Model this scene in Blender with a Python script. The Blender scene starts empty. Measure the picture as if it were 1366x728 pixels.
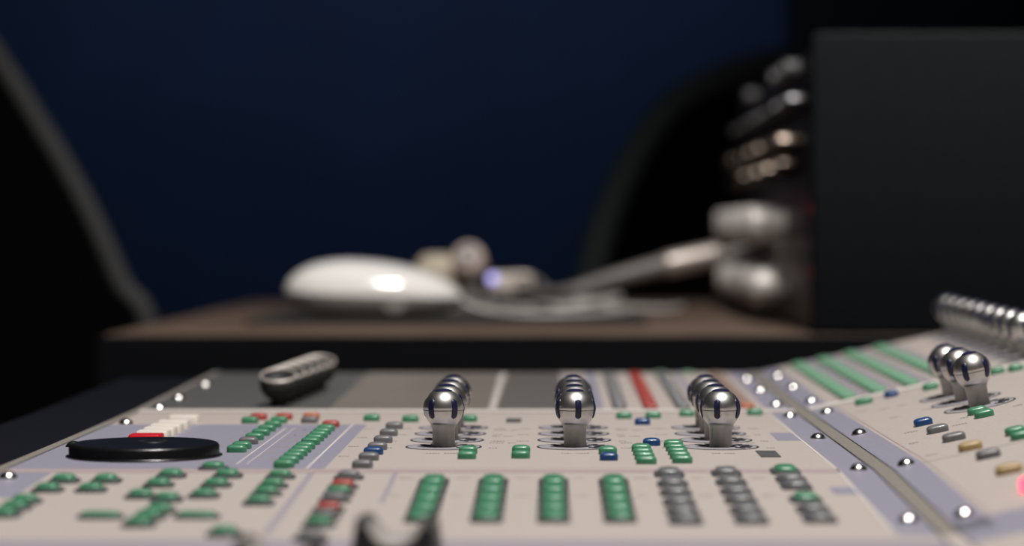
import bpy, math, random
from mathutils import Matrix, Vector

random.seed(7)
C = bpy.context.scene.collection
SC = bpy.context.scene
R = math.radians

# ------------------------------------------------------------------ camera
F = 3400.0                 # focal length in pixels of the 1366 px wide frame
VX, VY = 738.0, 312.0      # pixel the optical axis goes through (level camera, shifted lens)
CAMZ = 0.075               # camera height over the console's middle panel (z = 0)
cd = bpy.data.cameras.new('camera')
cam = bpy.data.objects.new('camera', cd)
C.objects.link(cam)
cam.location = (0, 0, CAMZ)
cam.rotation_euler = (R(90), 0, 0)
cd.sensor_width = 36.0
cd.lens = F / 1366.0 * 36.0
cd.shift_x = -(VX - 683.0) / 1366.0
cd.shift_y = -(364.0 - VY) / 1366.0
cd.clip_start = 0.02
cd.clip_end = 30
cd.dof.use_dof = True
cd.dof.focus_distance = 0.898
cd.dof.aperture_fstop = 7.1
SC.camera = cam

# ------------------------------------------------------------------ world, lights, exposure
w = bpy.data.worlds.new('night_room')
SC.world = w
w.use_nodes = True
bg = w.node_tree.nodes['Background']
bg.inputs[0].default_value = (0.35, 0.45, 0.7, 1)
bg.inputs[1].default_value = 0.02


def spot(name, loc, target, energy, size, angle, blend, col):
    l = bpy.data.lights.new(name, 'SPOT')
    l.energy = energy
    l.shadow_soft_size = size
    l.spot_size = R(angle)
    l.spot_blend = blend
    l.color = col
    o = bpy.data.objects.new(name, l)
    C.objects.link(o)
    o.location = loc
    o.rotation_euler = (Vector(target) - Vector(loc)).to_track_quat('-Z', 'Y').to_euler()
    return o


WARM = (1.0, 0.962, 0.925)
spot('ceiling_spotlight', (0.24, 0.70, 1.72), (0.02, 1.20, 0), 118, 0.06, 70, 0.7, WARM)
spot('ceiling_spotlight', (0.10, 0.46, 1.68), (0.02, 1.15, 0), 60, 0.05, 70, 0.7, WARM)
spot('wall_washer', (-0.25, 2.70, 1.5), (-0.25, 3.5, 0.70), 22.0, 0.12, 100, 1.0, (0.6, 0.75, 1.0))
SC.view_settings.view_transform = 'Standard'
SC.view_settings.look = 'None'
SC.view_settings.exposure = 0.0
SC.view_settings.gamma = 1.0
SC.view_settings.use_curve_mapping = False

# ------------------------------------------------------------------ materials


def srgb(r, g, b):
    f = lambda v: v / 12.92 if v <= 0.04045 else ((v + 0.055) / 1.055) ** 2.4
    return (f(r / 255), f(g / 255), f(b / 255))


def mat(name, col, rough=0.5, metal=0.0, scale=60.0, amt=0.12, bump=0.0, spec=0.5, stretch=None,
        emit=None, estr=0.0, coat=0.0):
    m = bpy.data.materials.new(name)
    m.use_nodes = True
    nt = m.node_tree
    b = nt.nodes['Principled BSDF']
    tc = nt.nodes.new('ShaderNodeTexCoord')
    mp = nt.nodes.new('ShaderNodeMapping')
    if stretch:
        mp.inputs['Scale'].default_value = stretch
    nz = nt.nodes.new('ShaderNodeTexNoise')
    nz.inputs['Scale'].default_value = scale
    nz.inputs['Detail'].default_value = 5
    rp = nt.nodes.new('ShaderNodeValToRGB')
    lo = tuple(c * (1 - amt) for c in col)
    hi = tuple(min(1, c * (1 + amt)) for c in col)
    rp.color_ramp.elements[0].position = 0.3
    rp.color_ramp.elements[1].position = 0.7
    rp.color_ramp.elements[0].color = (*lo, 1)
    rp.color_ramp.elements[1].color = (*hi, 1)
    nt.links.new(tc.outputs['Object'], mp.inputs[0])
    nt.links.new(mp.outputs[0], nz.inputs['Vector'])
    nt.links.new(nz.outputs['Fac'], rp.inputs[0])
    nt.links.new(rp.outputs[0], b.inputs['Base Color'])
    b.inputs['Roughness'].default_value = rough
    b.inputs['Metallic'].default_value = metal
    b.inputs['Specular IOR Level'].default_value = spec
    b.inputs['Coat Weight'].default_value = coat
    if bump:
        bn = nt.nodes.new('ShaderNodeBump')
        bn.inputs['Strength'].default_value = bump
        bn.inputs['Distance'].default_value = 0.0004
        nt.links.new(nz.outputs['Fac'], bn.inputs['Height'])
        nt.links.new(bn.outputs[0], b.inputs['Normal'])
    if emit:
        b.inputs['Emission Color'].default_value = (*emit, 1)
        b.inputs['Emission Strength'].default_value = estr
    return m


M = {}
M['ivory'] = mat('ivory_panel_paint', (0.405, 0.356, 0.328), 0.55, scale=900, amt=0.07, bump=0.12)
M['lilac'] = mat('lilac_panel_print', (0.235, 0.228, 0.285), 0.55, scale=900, amt=0.08, bump=0.12)
M['lilac_line'] = mat('lilac_line_print', (0.28, 0.25, 0.29), 0.55, scale=900, amt=0.06)
M['pink_line'] = mat('pink_line_print', (0.36, 0.285, 0.285), 0.55, scale=900, amt=0.06)
M['white_line'] = mat('white_line_print', (0.60, 0.55, 0.53), 0.5, scale=900, amt=0.05)
M['seam'] = mat('pale_lip_paint', (0.66, 0.61, 0.57), 0.45, scale=400, amt=0.04)
M['trim'] = mat('grey_trim_paint', (0.215, 0.195, 0.17), 0.5, scale=700, amt=0.12, bump=0.1)
M['grey_panel'] = mat('grey_panel_paint', (0.085, 0.085, 0.082), 0.45, scale=500, amt=0.08)
M['display'] = mat('meter_screen', (0.185, 0.160, 0.135), 0.35, scale=25, amt=0.22, stretch=(0.3, 14, 1))
M['display_dark'] = mat('dark_meter_screen', (0.13, 0.118, 0.106), 0.35, scale=25, amt=0.22, stretch=(0.3, 14, 1))
M['chassis'] = mat('chassis_metal', (0.035, 0.036, 0.045), 0.5, scale=200, amt=0.1)
M['cheek'] = mat('navy_cheek_paint', (0.0040, 0.0044, 0.0080), 0.6, spec=0.15, scale=300, amt=0.15)
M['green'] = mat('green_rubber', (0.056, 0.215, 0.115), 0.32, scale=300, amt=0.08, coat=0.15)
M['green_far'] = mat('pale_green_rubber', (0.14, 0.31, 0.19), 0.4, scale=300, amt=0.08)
M['grey'] = mat('grey_rubber', (0.14, 0.14, 0.145), 0.35, scale=300, amt=0.08, coat=0.1)
M['red'] = mat('red_rubber', (0.34, 0.05, 0.04), 0.35, scale=300, amt=0.08, coat=0.1)
M['orange'] = mat('orange_rubber', (0.40, 0.13, 0.06), 0.4, scale=300, amt=0.08)
M['brown'] = mat('dusky_brown_rubber', (0.22, 0.145, 0.12), 0.5, scale=300, amt=0.08)
M['blue'] = mat('blue_rubber', (0.016, 0.055, 0.165), 0.32, scale=300, amt=0.08, coat=0.2)
M['gold'] = mat('amber_rubber', (0.36, 0.25, 0.11), 0.4, scale=300, amt=0.08)
M['well'] = mat('dark_button_well', (0.05, 0.05, 0.055), 0.6, scale=300, amt=0.1)
M['lit_red'] = mat('glowing_red_button', (0.5, 0.05, 0.08), 0.35, scale=300, amt=0.05,
                   emit=(1.0, 0.06, 0.13), estr=2.6)
M['ivory_key'] = mat('ivory_key_plastic', (0.74, 0.68, 0.60), 0.4, scale=120, amt=0.04)
M['red_key'] = mat('red_key_plastic', (0.62, 0.012, 0.02), 0.3, scale=120, amt=0.05)
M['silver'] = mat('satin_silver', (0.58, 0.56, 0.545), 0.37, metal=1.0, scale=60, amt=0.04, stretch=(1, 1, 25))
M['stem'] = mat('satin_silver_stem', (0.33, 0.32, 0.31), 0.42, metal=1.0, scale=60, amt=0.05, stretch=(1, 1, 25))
M['cap_silver'] = mat('satin_cap_scoop', (0.62, 0.58, 0.55), 0.35, metal=0.5, scale=60, amt=0.05)
M['rim_silver'] = mat('pale_rim_metal', (0.55, 0.50, 0.46), 0.42, metal=0.3, scale=60, amt=0.05)
M['navy'] = mat('navy_grip_rubber', (0.008, 0.010, 0.045), 0.4, scale=200, amt=0.1)
M['chrome'] = mat('chrome', (0.88, 0.85, 0.82), 0.22, metal=1.0, scale=80, amt=0.03)
M['ring_face'] = mat('ring_face_print', (0.30, 0.285, 0.31), 0.5, scale=600, amt=0.08)
M['ring_dark'] = mat('ring_dark_print', (0.045, 0.045, 0.055), 0.45, scale=600, amt=0.1)
M['ink'] = mat('legend_ink', (0.33, 0.275, 0.25), 0.6, scale=600, amt=0.2)
M['black_gloss'] = mat('black_plastic', (0.006, 0.006, 0.007), 0.28, scale=200, amt=0.1)
M['black_matt'] = mat('black_matt_plastic', (0.008, 0.008, 0.009), 0.5, scale=200, amt=0.1)
M['dark_knob'] = mat('charcoal_knob', (0.030, 0.030, 0.030), 0.55, spec=0.25, scale=200, amt=0.1)
M['cap_grey'] = mat('dark_fader_cap', (0.05, 0.048, 0.046), 0.42, scale=200, amt=0.1)
M['wood'] = mat('brown_wood', (0.115, 0.075, 0.054), 0.65, scale=18, amt=0.35, stretch=(1, 9, 1), bump=0.1)
M['fascia'] = mat('charcoal_fascia', (0.0034, 0.0038, 0.0048), 0.75, spec=0.06, scale=300, amt=0.15)
M['cabinet'] = mat('charcoal_laminate', (0.0080, 0.0098, 0.0118), 0.75, spec=0.08, scale=250, amt=0.12)
M['edge_glint'] = mat('painted_edge_glint', (0.022, 0.024, 0.026), 0.5, scale=250, amt=0.12)
M['mat_black'] = mat('black_mat_fabric', (0.018, 0.017, 0.016), 0.8, scale=900, amt=0.2, bump=0.3)
M['mouse_white'] = mat('white_gloss_plastic', (0.86, 0.83, 0.80), 0.12, scale=40, amt=0.02, coat=0.5)
M['mouse_base'] = mat('grey_mouse_base', (0.42, 0.40, 0.38), 0.35, scale=80, amt=0.05)
M['mouse_side'] = mat('grey_side_button', (0.32, 0.30, 0.28), 0.35, scale=80, amt=0.05)
M['cable_white'] = mat('white_cable_rubber', (0.48, 0.45, 0.42), 0.5, scale=80, amt=0.06)
M['cable_grey'] = mat('grey_cable_rubber', (0.13, 0.12, 0.11), 0.5, scale=80, amt=0.08)
M['cream'] = mat('cream_plastic', (0.48, 0.41, 0.31), 0.5, scale=60, amt=0.1)
M['pink'] = mat('pinkish_plastic', (0.60, 0.48, 0.43), 0.5, scale=60, amt=0.08)
M['wine'] = mat('wine_red_plastic', (0.17, 0.03, 0.035), 0.5, scale=60, amt=0.08)
M['mid_grey'] = mat('mid_grey_plastic', (0.26, 0.245, 0.24), 0.5, scale=60, amt=0.08)
M['beige'] = mat('beige_plastic', (0.60, 0.53, 0.46), 0.45, scale=60, amt=0.08)
M['blue_led'] = mat('blue_led', (0.3, 0.3, 0.7), 0.4, emit=(0.50, 0.46, 1.0), estr=1.5)
M['barrel'] = mat('nickel_barrel', (0.50, 0.44, 0.40), 0.45, metal=0.7, scale=60, amt=0.05)
M['rack_silver'] = mat('rack_knob_silver', (0.60, 0.56, 0.53), 0.5, metal=0.15, scale=60, amt=0.06)
M['rack_bronze'] = mat('rack_knob_bronze', (0.075, 0.058, 0.046), 0.24, metal=0.8, scale=60, amt=0.08)
M['rack_small'] = mat('rack_knob_dull', (0.07, 0.068, 0.07), 0.28, metal=0.8, scale=60, amt=0.06)
M['rack_key'] = mat('rack_grey_key', (0.06, 0.058, 0.062), 0.5, scale=60, amt=0.06)
M['rack_face'] = mat('rack_black_face', (0.016, 0.015, 0.018), 0.45, scale=200, amt=0.15)
M['rack_brown'] = mat('rack_brown_face', (0.060, 0.046, 0.040), 0.45, scale=200, amt=0.15)
M['rack_purple'] = mat('rack_plum_face', (0.055, 0.028, 0.036), 0.45, scale=200, amt=0.15)
M['wall'] = mat('navy_wall_paint', (0.024, 0.048, 0.118), 0.8, scale=6, amt=0.12, bump=0.1)
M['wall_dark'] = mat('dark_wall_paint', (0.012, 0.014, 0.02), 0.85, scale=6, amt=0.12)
M['acoustic'] = mat('black_acoustic_foam', (0.004, 0.004, 0.005), 0.95, scale=80, amt=0.3, bump=0.3)
M['carpet'] = mat('dark_carpet', (0.012, 0.012, 0.014), 0.95, scale=300, amt=0.3, bump=0.4)
M['chair_black'] = mat('black_chair_fabric', (0.0012, 0.0012, 0.0014), 0.95, spec=0.05, scale=300, amt=0.2)
M['chair_edge'] = mat('grey_chair_piping', (0.050, 0.050, 0.050), 0.7, spec=0.2, scale=300, amt=0.15)
M['chair_edge_dim'] = mat('charcoal_chair_piping', (0.050, 0.058, 0.060), 0.7, spec=0.2, scale=300, amt=0.15)
M['rack_led_red'] = mat('red_led', (0.3, 0.02, 0.02), 0.4, emit=(1, 0.05, 0.03), estr=0.12)

# ------------------------------------------------------------------ mesh helpers


class MB:
    def __init__(self):
        self.v, self.f, self.m = [], [], []

    def add(self, vs, fs, mi=0, T=None):
        o = len(self.v)
        self.v += [tuple(T @ Vector(p)) if T else tuple(p) for p in vs]
        self.f += [tuple(i + o for i in f) for f in fs]
        self.m += [mi] * len(fs)
        return self

    def box(self, x0, x1, y0, y1, z0, z1, mi=0, T=None):
        vs = [(x, y, z) for z in (z0, z1) for y in (y0, y1) for x in (x0, x1)]
        return self.add(vs, [(0, 2, 3, 1), (4, 5, 7, 6), (0, 1, 5, 4), (2, 6, 7, 3), (0, 4, 6, 2), (1, 3, 7, 5)], mi, T)

    def loft(self, rings, cap0=True, cap1=True, mi=0, T=None):
        n = len(rings[0])
        vs = [p for r in rings for p in r]
        fs = []
        for k in range(len(rings) - 1):
            for i in range(n):
                j = (i + 1) % n
                fs.append((k * n + i, k * n + j, (k + 1) * n + j, (k + 1) * n + i))
        if cap0:
            fs.append(tuple(range(n))[::-1])
        if cap1:
            fs.append(tuple((len(rings) - 1) * n + i for i in range(n)))
        return self.add(vs, fs, mi, T)

    def lathe(self, prof, seg=24, mi=0, T=None, caps=True):
        rings = [[(r * math.cos(2 * math.pi * i / seg), r * math.sin(2 * math.pi * i / seg), z)
                  for i in range(seg)] for r, z in prof]
        return self.loft(rings, caps, caps, mi=mi, T=T)

    def tube(self, pts, rad, seg=10, mi=0, closed=False):
        P = [Vector(p) for p in pts]
        rings = []
        for i, p in enumerate(P):
            t = (P[min(i + 1, len(P) - 1)] - P[max(i - 1, 0)]).normalized()
            if i == 0:
                a = t.cross(Vector((0, 0, 1)) if abs(t.z) < 0.9 else Vector((0, 1, 0))).normalized()
            a = (a - t * a.dot(t)).normalized()      # carry the section along without twisting
            b = a.cross(t)
            r = rad(i / (len(P) - 1)) if callable(rad) else rad
            rings.append([p + r * (math.cos(2 * math.pi * k / seg) * a + math.sin(2 * math.pi * k / seg) * b)
                          for k in range(seg)])
        return self.loft(rings, mi=mi)

    def mesh(self, name, mats, smooth=True, angle=38):
        me = bpy.data.meshes.new(name)
        me.from_pydata(self.v, [], self.f)
        for m in (mats if isinstance(mats, (list, tuple)) else [mats]):
            me.materials.append(M[m] if isinstance(m, str) else m)
        me.polygons.foreach_set('material_index', self.m)
        me.update()
        import bmesh
        b = bmesh.new()
        b.from_mesh(me)
        bmesh.ops.recalc_face_normals(b, faces=b.faces)
        b.to_mesh(me)
        b.free()
        if smooth:
            me.polygons.foreach_set('use_smooth', [True] * len(me.polygons))
            me.set_sharp_from_angle(angle=R(angle))
        return me


WM = {}


def link(name, me, T=None, parent=None, label=None, kind=None):
    """one object from mesh data at world matrix T (kept when parented)"""
    o = bpy.data.objects.new(name, me)
    C.objects.link(o)
    T = T if T is not None else Matrix()
    if parent is not None:
        o.parent = parent
        o.matrix_basis = WM[parent].inverted() @ T
    else:
        o.matrix_basis = T
    WM[o] = T
    if label:
        o['label'] = label
    if kind:
        o['kind'] = kind
    return o


def thing(name, label, cat, loc, group=None):
    o = bpy.data.objects.new(name, None)
    o.empty_display_size = 0.02
    C.objects.link(o)
    o.location = loc
    WM[o] = Matrix.Translation(loc)
    o['label'] = label
    o['category'] = cat
    if group:
        o['group'] = group
    return o


def tag(o, label, cat, group=None):
    o['label'] = label
    o['category'] = cat
    if group:
        o['group'] = group
    return o


def boxmesh(name, m, x0, x1, y0, y1, z0, z1, bev=0.0):
    me = MB().box(x0, x1, y0, y1, z0, z1).mesh(name, m, smooth=False)
    if bev:
        import bmesh
        b = bmesh.new()
        b.from_mesh(me)
        bmesh.ops.bevel(b, geom=list(b.edges), offset=bev, segments=2, profile=0.5, affect='EDGES')
        b.to_mesh(me)
        b.free()
        me.polygons.foreach_set('use_smooth', [True] * len(me.polygons))
        me.set_sharp_from_angle(angle=R(50))
    return me


def rrect(w, d, r, z, n=5):
    pts = []
    for cx, cy, a0 in ((1, 1, 0), (-1, 1, 90), (-1, -1, 180), (1, -1, 270)):
        for k in range(n):
            a = R(a0 + 90 * k / (n - 1))
            pts.append((cx * (w / 2 - r) + r * math.cos(a), cy * (d / 2 - r) + r * math.sin(a), z))
    return pts


def pad(w, d, h, r, dome=0.35, lip=0.55):
    """rounded, domed key: straight sides then a soft crown"""
    rings = [rrect(w, d, r, 0), rrect(w, d, r, h * lip)]
    for k in range(1, 5):
        a = k / 4 * math.pi / 2
        ins = (1 - math.cos(a)) * min(w, d) * dome
        rings.append(rrect(w - 2 * ins, d - 2 * ins, max(r - ins * 0.5, 0.1 * min(w, d) * (1 - dome)), h * lip + (h - h * lip) * math.sin(a)))
    return MB().loft(rings)


# ------------------------------------------------------------------ room (the structure)
FLOOR = -0.72
XL, XR, YB, YF, ZC = -2.2, 2.4, 3.5, -1.6, 1.95


def struct(name, me, T=None, parent=None):
    o = link(name, me, T, parent)
    o['kind'] = 'structure'
    return o


struct('floor', boxmesh('floor', 'carpet', XL, XR, YF, YB, FLOOR - 0.05, FLOOR))
struct('ceiling', boxmesh('ceiling', 'wall_dark', XL, XR, YF, YB, ZC, ZC + 0.05))
struct('wall_back', boxmesh('wall_back', 'wall', XL, XR, YB, YB + 0.08, FLOOR, ZC))
struct('wall_left', boxmesh('wall_left', 'wall_dark', XL - 0.08, XL, YF, YB, FLOOR, ZC))
struct('wall_right', boxmesh('wall_right', 'wall_dark', XR, XR + 0.08, YF, YB, FLOOR, ZC))
struct('wall_front', boxmesh('wall_front', 'wall_dark', XL, XR, YF - 0.08, YF, FLOOR, ZC))
struct('baseboard_back', boxmesh('baseboard_back', 'wall_dark', XL, XR, YB - 0.015, YB, FLOOR, FLOOR + 0.09, 0.003))
ap = link('acoustic_panel', boxmesh('acoustic_panel', 'acoustic', 0.315, 1.35, YB - 0.081, YB - 0.001, -0.3, 1.5, 0.008))
tag(ap, 'black acoustic panel on the wall behind the big charcoal cabinet', 'acoustic panel')

# ------------------------------------------------------------------ console geometry
Y0, YA, YS, YE = 0.585, 0.807, 1.080, 1.334      # front edge, crease, seam, far edge
SL, SU = 0.0329, 0.0094                          # slopes of the lower and the upper panel
HX, ROLL = 0.1045, R(12.0)                       # hinge line of the wing and its roll


def zp(Y):
    return (Y - YA) * SL if Y < YA else (0.0 if Y < YS else (Y - YS) * SU)


def sl(Y):
    return SL if Y < YA else (0.0 if Y < YS else SU)


def frame(side, a, Y, rot=0.0, lift=0.0):
    th = math.atan(sl(Y))
    Rx = Matrix.Rotation(th, 4, 'X')
    Rz = Matrix.Rotation(rot, 4, 'Z')
    L = Matrix.Translation((0, 0, lift))
    if side == 'main':
        return Matrix.Translation((a, Y, zp(Y))) @ Rx @ L @ Rz
    Ry = Matrix.Rotation(-ROLL, 4, 'Y')
    return Matrix.Translation((HX, Y, zp(Y))) @ Ry @ Matrix.Translation((a, 0, 0)) @ Rx @ L @ Rz


def mainpx(x, y):
    """photo pixel -> (X, Y) on the main panel"""
    Y = 0.9
    for _ in range(40):
        Y = F * (CAMZ - zp(Y)) / (y - VY) * 0.5 + Y * 0.5
    return ((x - VX) * Y / F, Y)


def wingpx(x, y):
    """photo pixel -> (s, Y) on the rolled wing panel"""
    Y = 0.9
    t = math.tan(ROLL)
    for _ in range(80):
        k = (y - VY) / F + t * (x - VX) / F
        Y = 0.5 * Y + 0.5 * (CAMZ - zp(Y) + t * HX) / k
    X = (x - VX) * Y / F
    return ((X - HX) / math.cos(ROLL), Y)


XW0 = -0.174
WS0, WS1 = 0.0033, 0.335
TBL = -0.062


def strip_mesh(name, m, side, a0, a1, ya, yb, lift, thick=0.0):
    """slab following the panel profile between ya and yb"""
    ys = [ya] + [q for q in (YA, YS) if ya < q < yb] + [yb]
    mb = MB()
    for p, q in zip(ys[:-1], ys[1:]):
        e = 1e-6
        A, B = frame(side, 0, p + e), frame(side, 0, q - e)
        vs = []
        for h in (lift - thick, lift):
            for T in (A, B):
                for a in (a0, a1):
                    vs.append(T @ Vector((a, 0, h)))
        mb.add(vs, [(0, 2, 3, 1), (4, 5, 7, 6), (0, 1, 5, 4), (2, 6, 7, 3), (0, 4, 6, 2), (1, 3, 7, 5)])
    return mb.mesh(name, m, smooth=False)


con = thing('mixing_console', 'wide ivory mixing console section with jog wheel and silver knob columns', 'mixing console', (-0.03, 0.95, TBL))
wing = thing('fader_module', 'tilted ivory control module at right, its left edge along the grey trim strip', 'mixing console', (0.27, 0.95, TBL))


def chassis(side, a0, a1, parent):
    mb = MB()
    ys = [Y0, YA, YS, YE]
    rings = []
    for y in ys:
        p0, p1 = frame(side, a0, y) @ Vector((0, 0, -0.003)), frame(side, a1, y) @ Vector((0, 0, -0.003))
        rings.append([(p0.x, y, TBL), (p1.x, y, TBL), (p1.x, y, p1.z), (p0.x, y, p0.z)])
    mb.loft(rings)
    return link('chassis', mb.mesh('chassis', 'chassis', smooth=False), None, parent)


chassis('main', XW0, HX - 0.003, con)
chassis('wing', WS0, WS1, wing)
G = 0.0004
for par, side, a0, a1 in ((con, 'main', XW0, HX - 0.003), (wing, 'wing', WS0, WS1)):
    link('front_faceplate', strip_mesh('front_faceplate', 'ivory', side, a0, a1, Y0, YA - G, 0, 0.003), None, par)
    link('middle_faceplate', strip_mesh('middle_faceplate', 'ivory', side, a0, a1, YA + G, YS - 0.012, 0, 0.003), None, par)
    link('rear_faceplate', strip_mesh('rear_faceplate', 'ivory', side, a0, a1, YS + G, YE, 0, 0.003), None, par)
    link('seam_lip', strip_mesh('seam_lip', 'seam', side, a0, a1, YS - 0.012 + G, YS, 0.0008, 0.003), None, par, 'pale raised lip across the panel')

# trim between the sections, cheek at the left
link('trim_strip', strip_mesh('trim_strip', 'trim', 'main', HX - 0.0028, HX + 0.0028, 0.672, YE, 0.0006, 0.02), None, con, 'grey trim strip')
link('trim_strip', strip_mesh('trim_strip', 'ivory', 'main', HX - 0.0028, HX + 0.0028, Y0, 0.671, 0.0006, 0.02), None, con, 'ivory end of the trim strip')
link('edge_trim', strip_mesh('edge_trim', 'trim', 'main', XW0 - 0.0035, XW0, Y0, YE, 0.0006, 0.03), None, con)
link('side_cheek', strip_mesh('side_cheek', 'cheek', 'main', -0.222, XW0 - 0.0036, Y0, YE - 0.02, -0.0015, 0.048), None, con, 'dark navy side cheek')

# flat print: zones and lines
PR = 0.00006


def zone(side, m, a0, a1, ya, yb, lvl=1, name='printed_zone', par=None):
    par = par or (con if side == 'main' else wing)
    return link(name, strip_mesh(name, m, side, a0, a1, ya, yb, PR * lvl, PR * lvl + 0.00003), None, par)


zone('main', 'lilac', XW0, -0.0733, 0.815, 1.003)
zone('main', 'lilac', XW0, -0.158, 0.745, 0.815)
zone('main', 'lilac', 0.0912, HX - 0.003, 0.672, YS - 0.012)
zone('main', 'lilac', 0.0912, HX - 0.003, YS + G, YE)
zone('wing', 'lilac', WS0, 0.0128, 0.672, YS - 0.012)
zone('wing', 'lilac', WS0, 0.0128, YS + G, YE)
zone('main', 'lilac_line', XW0, HX - 0.003, Y0, 0.664)
zone('wing', 'lilac', WS0, WS1, 0.655, 0.690)
zone('main', 'pink_line', XW0, 0.0912, YA - 0.004, YA + 0.006, 2)
zone('main', 'white_line', -0.0792, -0.0785, 0.815, 1.003, 2)
zone('main', 'white_line', -0.1035, -0.1030, 0.830, 0.985, 2)
zone('main', 'white_line', -0.1000, -0.0997, 0.830, 0.985, 2)
zone('main', 'white_line', 0.0900, 0.0906, 0.68, YS - 0.012, 2)
zone('wing', 'pink_line', 0.0140, 0.0146, 0.68, YS - 0.012, 2)
zone('main', 'lilac_line', -0.0770, -0.0750, 0.672, YA - 0.005)
zone('main', 'lilac_line', -0.0503, -0.0488, 0.735, YA - 0.005)
zone('main', 'lilac_line', 0.0145, 0.0152, 0.985, YS - 0.013)
zone('main', 'lilac', 0.083, 0.0912, 0.752, 0.768)
zone('main', 'lilac', 0.0815, 0.0912, 0.925, 0.962)
# rear panel areas
zone('main', 'grey_panel', XW0, -0.096, YS + G, YE)
zone('main', 'lilac_line', 0.0045, 0.0060, YS + G, YE, 1)
zone('main', 'lilac', 0.0165, 0.0215, YS + G, YE)
zone('main', 'lilac', 0.0625, 0.0655, YS + G, YE)

link('meter_display', strip_mesh('meter_display', 'display', 'main', -0.0958, -0.0285, 1.086, 1.328, 0.0006, 0.001), None, con, 'wide grey-brown meter screen')
link('divider', strip_mesh('divider', 'trim', 'main', -0.0284, -0.0236, 1.086, 1.328, 0.0004, 0.001), None, con)
link('meter_display', strip_mesh('meter_display', 'display_dark', 'main', -0.0235, 0.0035, 1.086, 1.328, 0.0006, 0.001), None, con, 'narrow dark meter screen')
me_w = boxmesh('indicator_window', 'white_line', -0.0015, 0.0015, -0.005, 0.005, 0, 0.0006)
for k in range(13):
    link('indicator_window', me_w, frame('main', -0.0260, 1.096 + k * 0.0182), con)

# ------------------------------------------------------------------ buttons
BM = {}


def bmesh_for(col, w, d, h, r=None):
    key = (col, round(w, 5), round(d, 5), round(h, 5))
    if key not in BM:
        BM[key] = pad(w, d, h, r or min(w, d) * 0.3).mesh('button', col)
    return BM[key]


WELL = {}


def button(side, a, Y, col='green', w=0.0067, d=0.0055, h=0.0026, well=False, name='button', label=None):
    par = con if side == 'main' else wing
    LB = {'red': 'red button', 'blue': 'blue button', 'grey': 'grey button', 'gold': 'amber button', 'orange': 'orange button',
          'lit_red': 'red button, lit and glowing', 'brown': 'dull brown button'}
    T = frame(side, a, Y)
    o = link(name, bmesh_for(col, w, d, h), T @ Matrix.Translation((0, 0, 0.0001)), par, label or LB.get(col))
    if well:
        k = (round(w, 5), round(d, 5))
        if k not in WELL:
            ww, dd = w + 0.0026, d + 0.0026
            WELL[k] = MB().loft([rrect(ww, dd, ww * 0.25, 0), rrect(ww, dd, ww * 0.25, 0.0005), rrect(ww - 0.0006, dd - 0.0006, ww * 0.22, 0.0008)]).mesh('button_bezel', 'well')
        link('button_bezel', WELL[k], T @ Matrix.Translation((0, 0, 0.00005)), o, 'dark bezel')
    return o


def bp(x, y, col='green', w=24, side='main', d=0.0055, h=0.0026, well=False):
    """button whose front foot shows at photo pixel (x, y), w pixels wide"""
    a, Y = mainpx(x, y) if side == 'main' else wingpx(x, y)
    button(side, a, Y + d / 2, col, round(w * Y / F, 4), d, h, well)


# left block, two columns of green keys
GX = -0.1088
for Y, c in ((0.8765, 'green'), (0.8905, 'green'), (0.9105, 'grey'), (0.929, 'green'), (0.949, 'green'), (0.969, 'green'),
             (0.9895, 'green'), (1.0115, 'green'), (1.031, 'red')):
    button('main', GX, Y, c)
button('main', -0.1202, 1.0105)
button('main', -0.1190, 1.0300, 'red')
button('main', -0.0967, 1.0120, 'grey')
button('main', -0.0980, 1.0330, 'orange')
for Y, c in ((0.990, 'red'), (0.970, 'green'), (0.954, 'green'), (0.939, 'green'), (0.9235, 'green'), (0.9085, 'green'),
             (0.889, 'green'), (0.8755, 'green'), (0.862, 'green'), (0.8485, 'green'), (0.8335, 'green'), (0.8185, 'green')):
    button('main', -0.0864, Y, c)
for Y in (0.7895, 0.768, 0.751, 0.731):
    button('main', -0.0845, Y, 'green', well=True)
# long grey column
for Y, c in ((0.982, 'grey'), (0.9485, 'grey'), (0.917, 'grey'), (0.8875, 'grey'), (0.868, 'blue'), (0.846, 'grey'), (0.818, 'grey')):
    button('main', -0.0612, Y, c)
for Y, c in ((0.788, 'grey'), (0.766, 'red'), (0.752, 'green'), (0.7375, 'grey'), (0.717, 'red'), (0.703, 'grey'), (0.688, 'green'), (0.664, 'grey')):
    button('main', -0.0632, Y, c, well=True)
# row along the seam, and singles on the middle panel
for x, y, c, w_ in ((495.3, 561.8, 'green', 22), (547, 563, 'green', 22), (626.5, 562.7, 'green', 20), (832.5, 558.6, 'green', 21),
                    (871.7, 558, 'green', 21), (917, 555.5, 'green', 21), (1007.6, 553.9, 'green', 21),
                    (857.3, 566.8, 'blue', 21), (869.6, 594.7, 'blue', 23.5),
                    (622.5, 612.5, 'green', 25), (624.2, 605.6, 'green', 24.5), (694.5, 611.7, 'green', 25), (695, 604.5, 'green', 24.5),
                    (812.3, 614.6, 'blue', 24.5), (811, 606, 'green', 24.5)):
    bp(x, y, c, w_)
for k in range(4):
    button('main', 0.0304, 0.8325 + k * 0.0160)
for k in range(5):
    button('main', 0.0423, 0.8355 + k * 0.0155)
# flat dark windows on the middle panel
link('indicator_window', boxmesh('indicator_window', 'grey_panel', -0.0034, 0.0034, -0.012, 0.012, 0, 0.0003), frame('main', 0.0732, 0.868), con, 'flat dark indicator window')
link('indicator_window', boxmesh('indicator_window', 'grey_panel', -0.003, 0.003, -0.010, 0.010, 0, 0.0003), frame('main', -0.0159, 1.024), con, 'flat dark indicator window')
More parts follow.
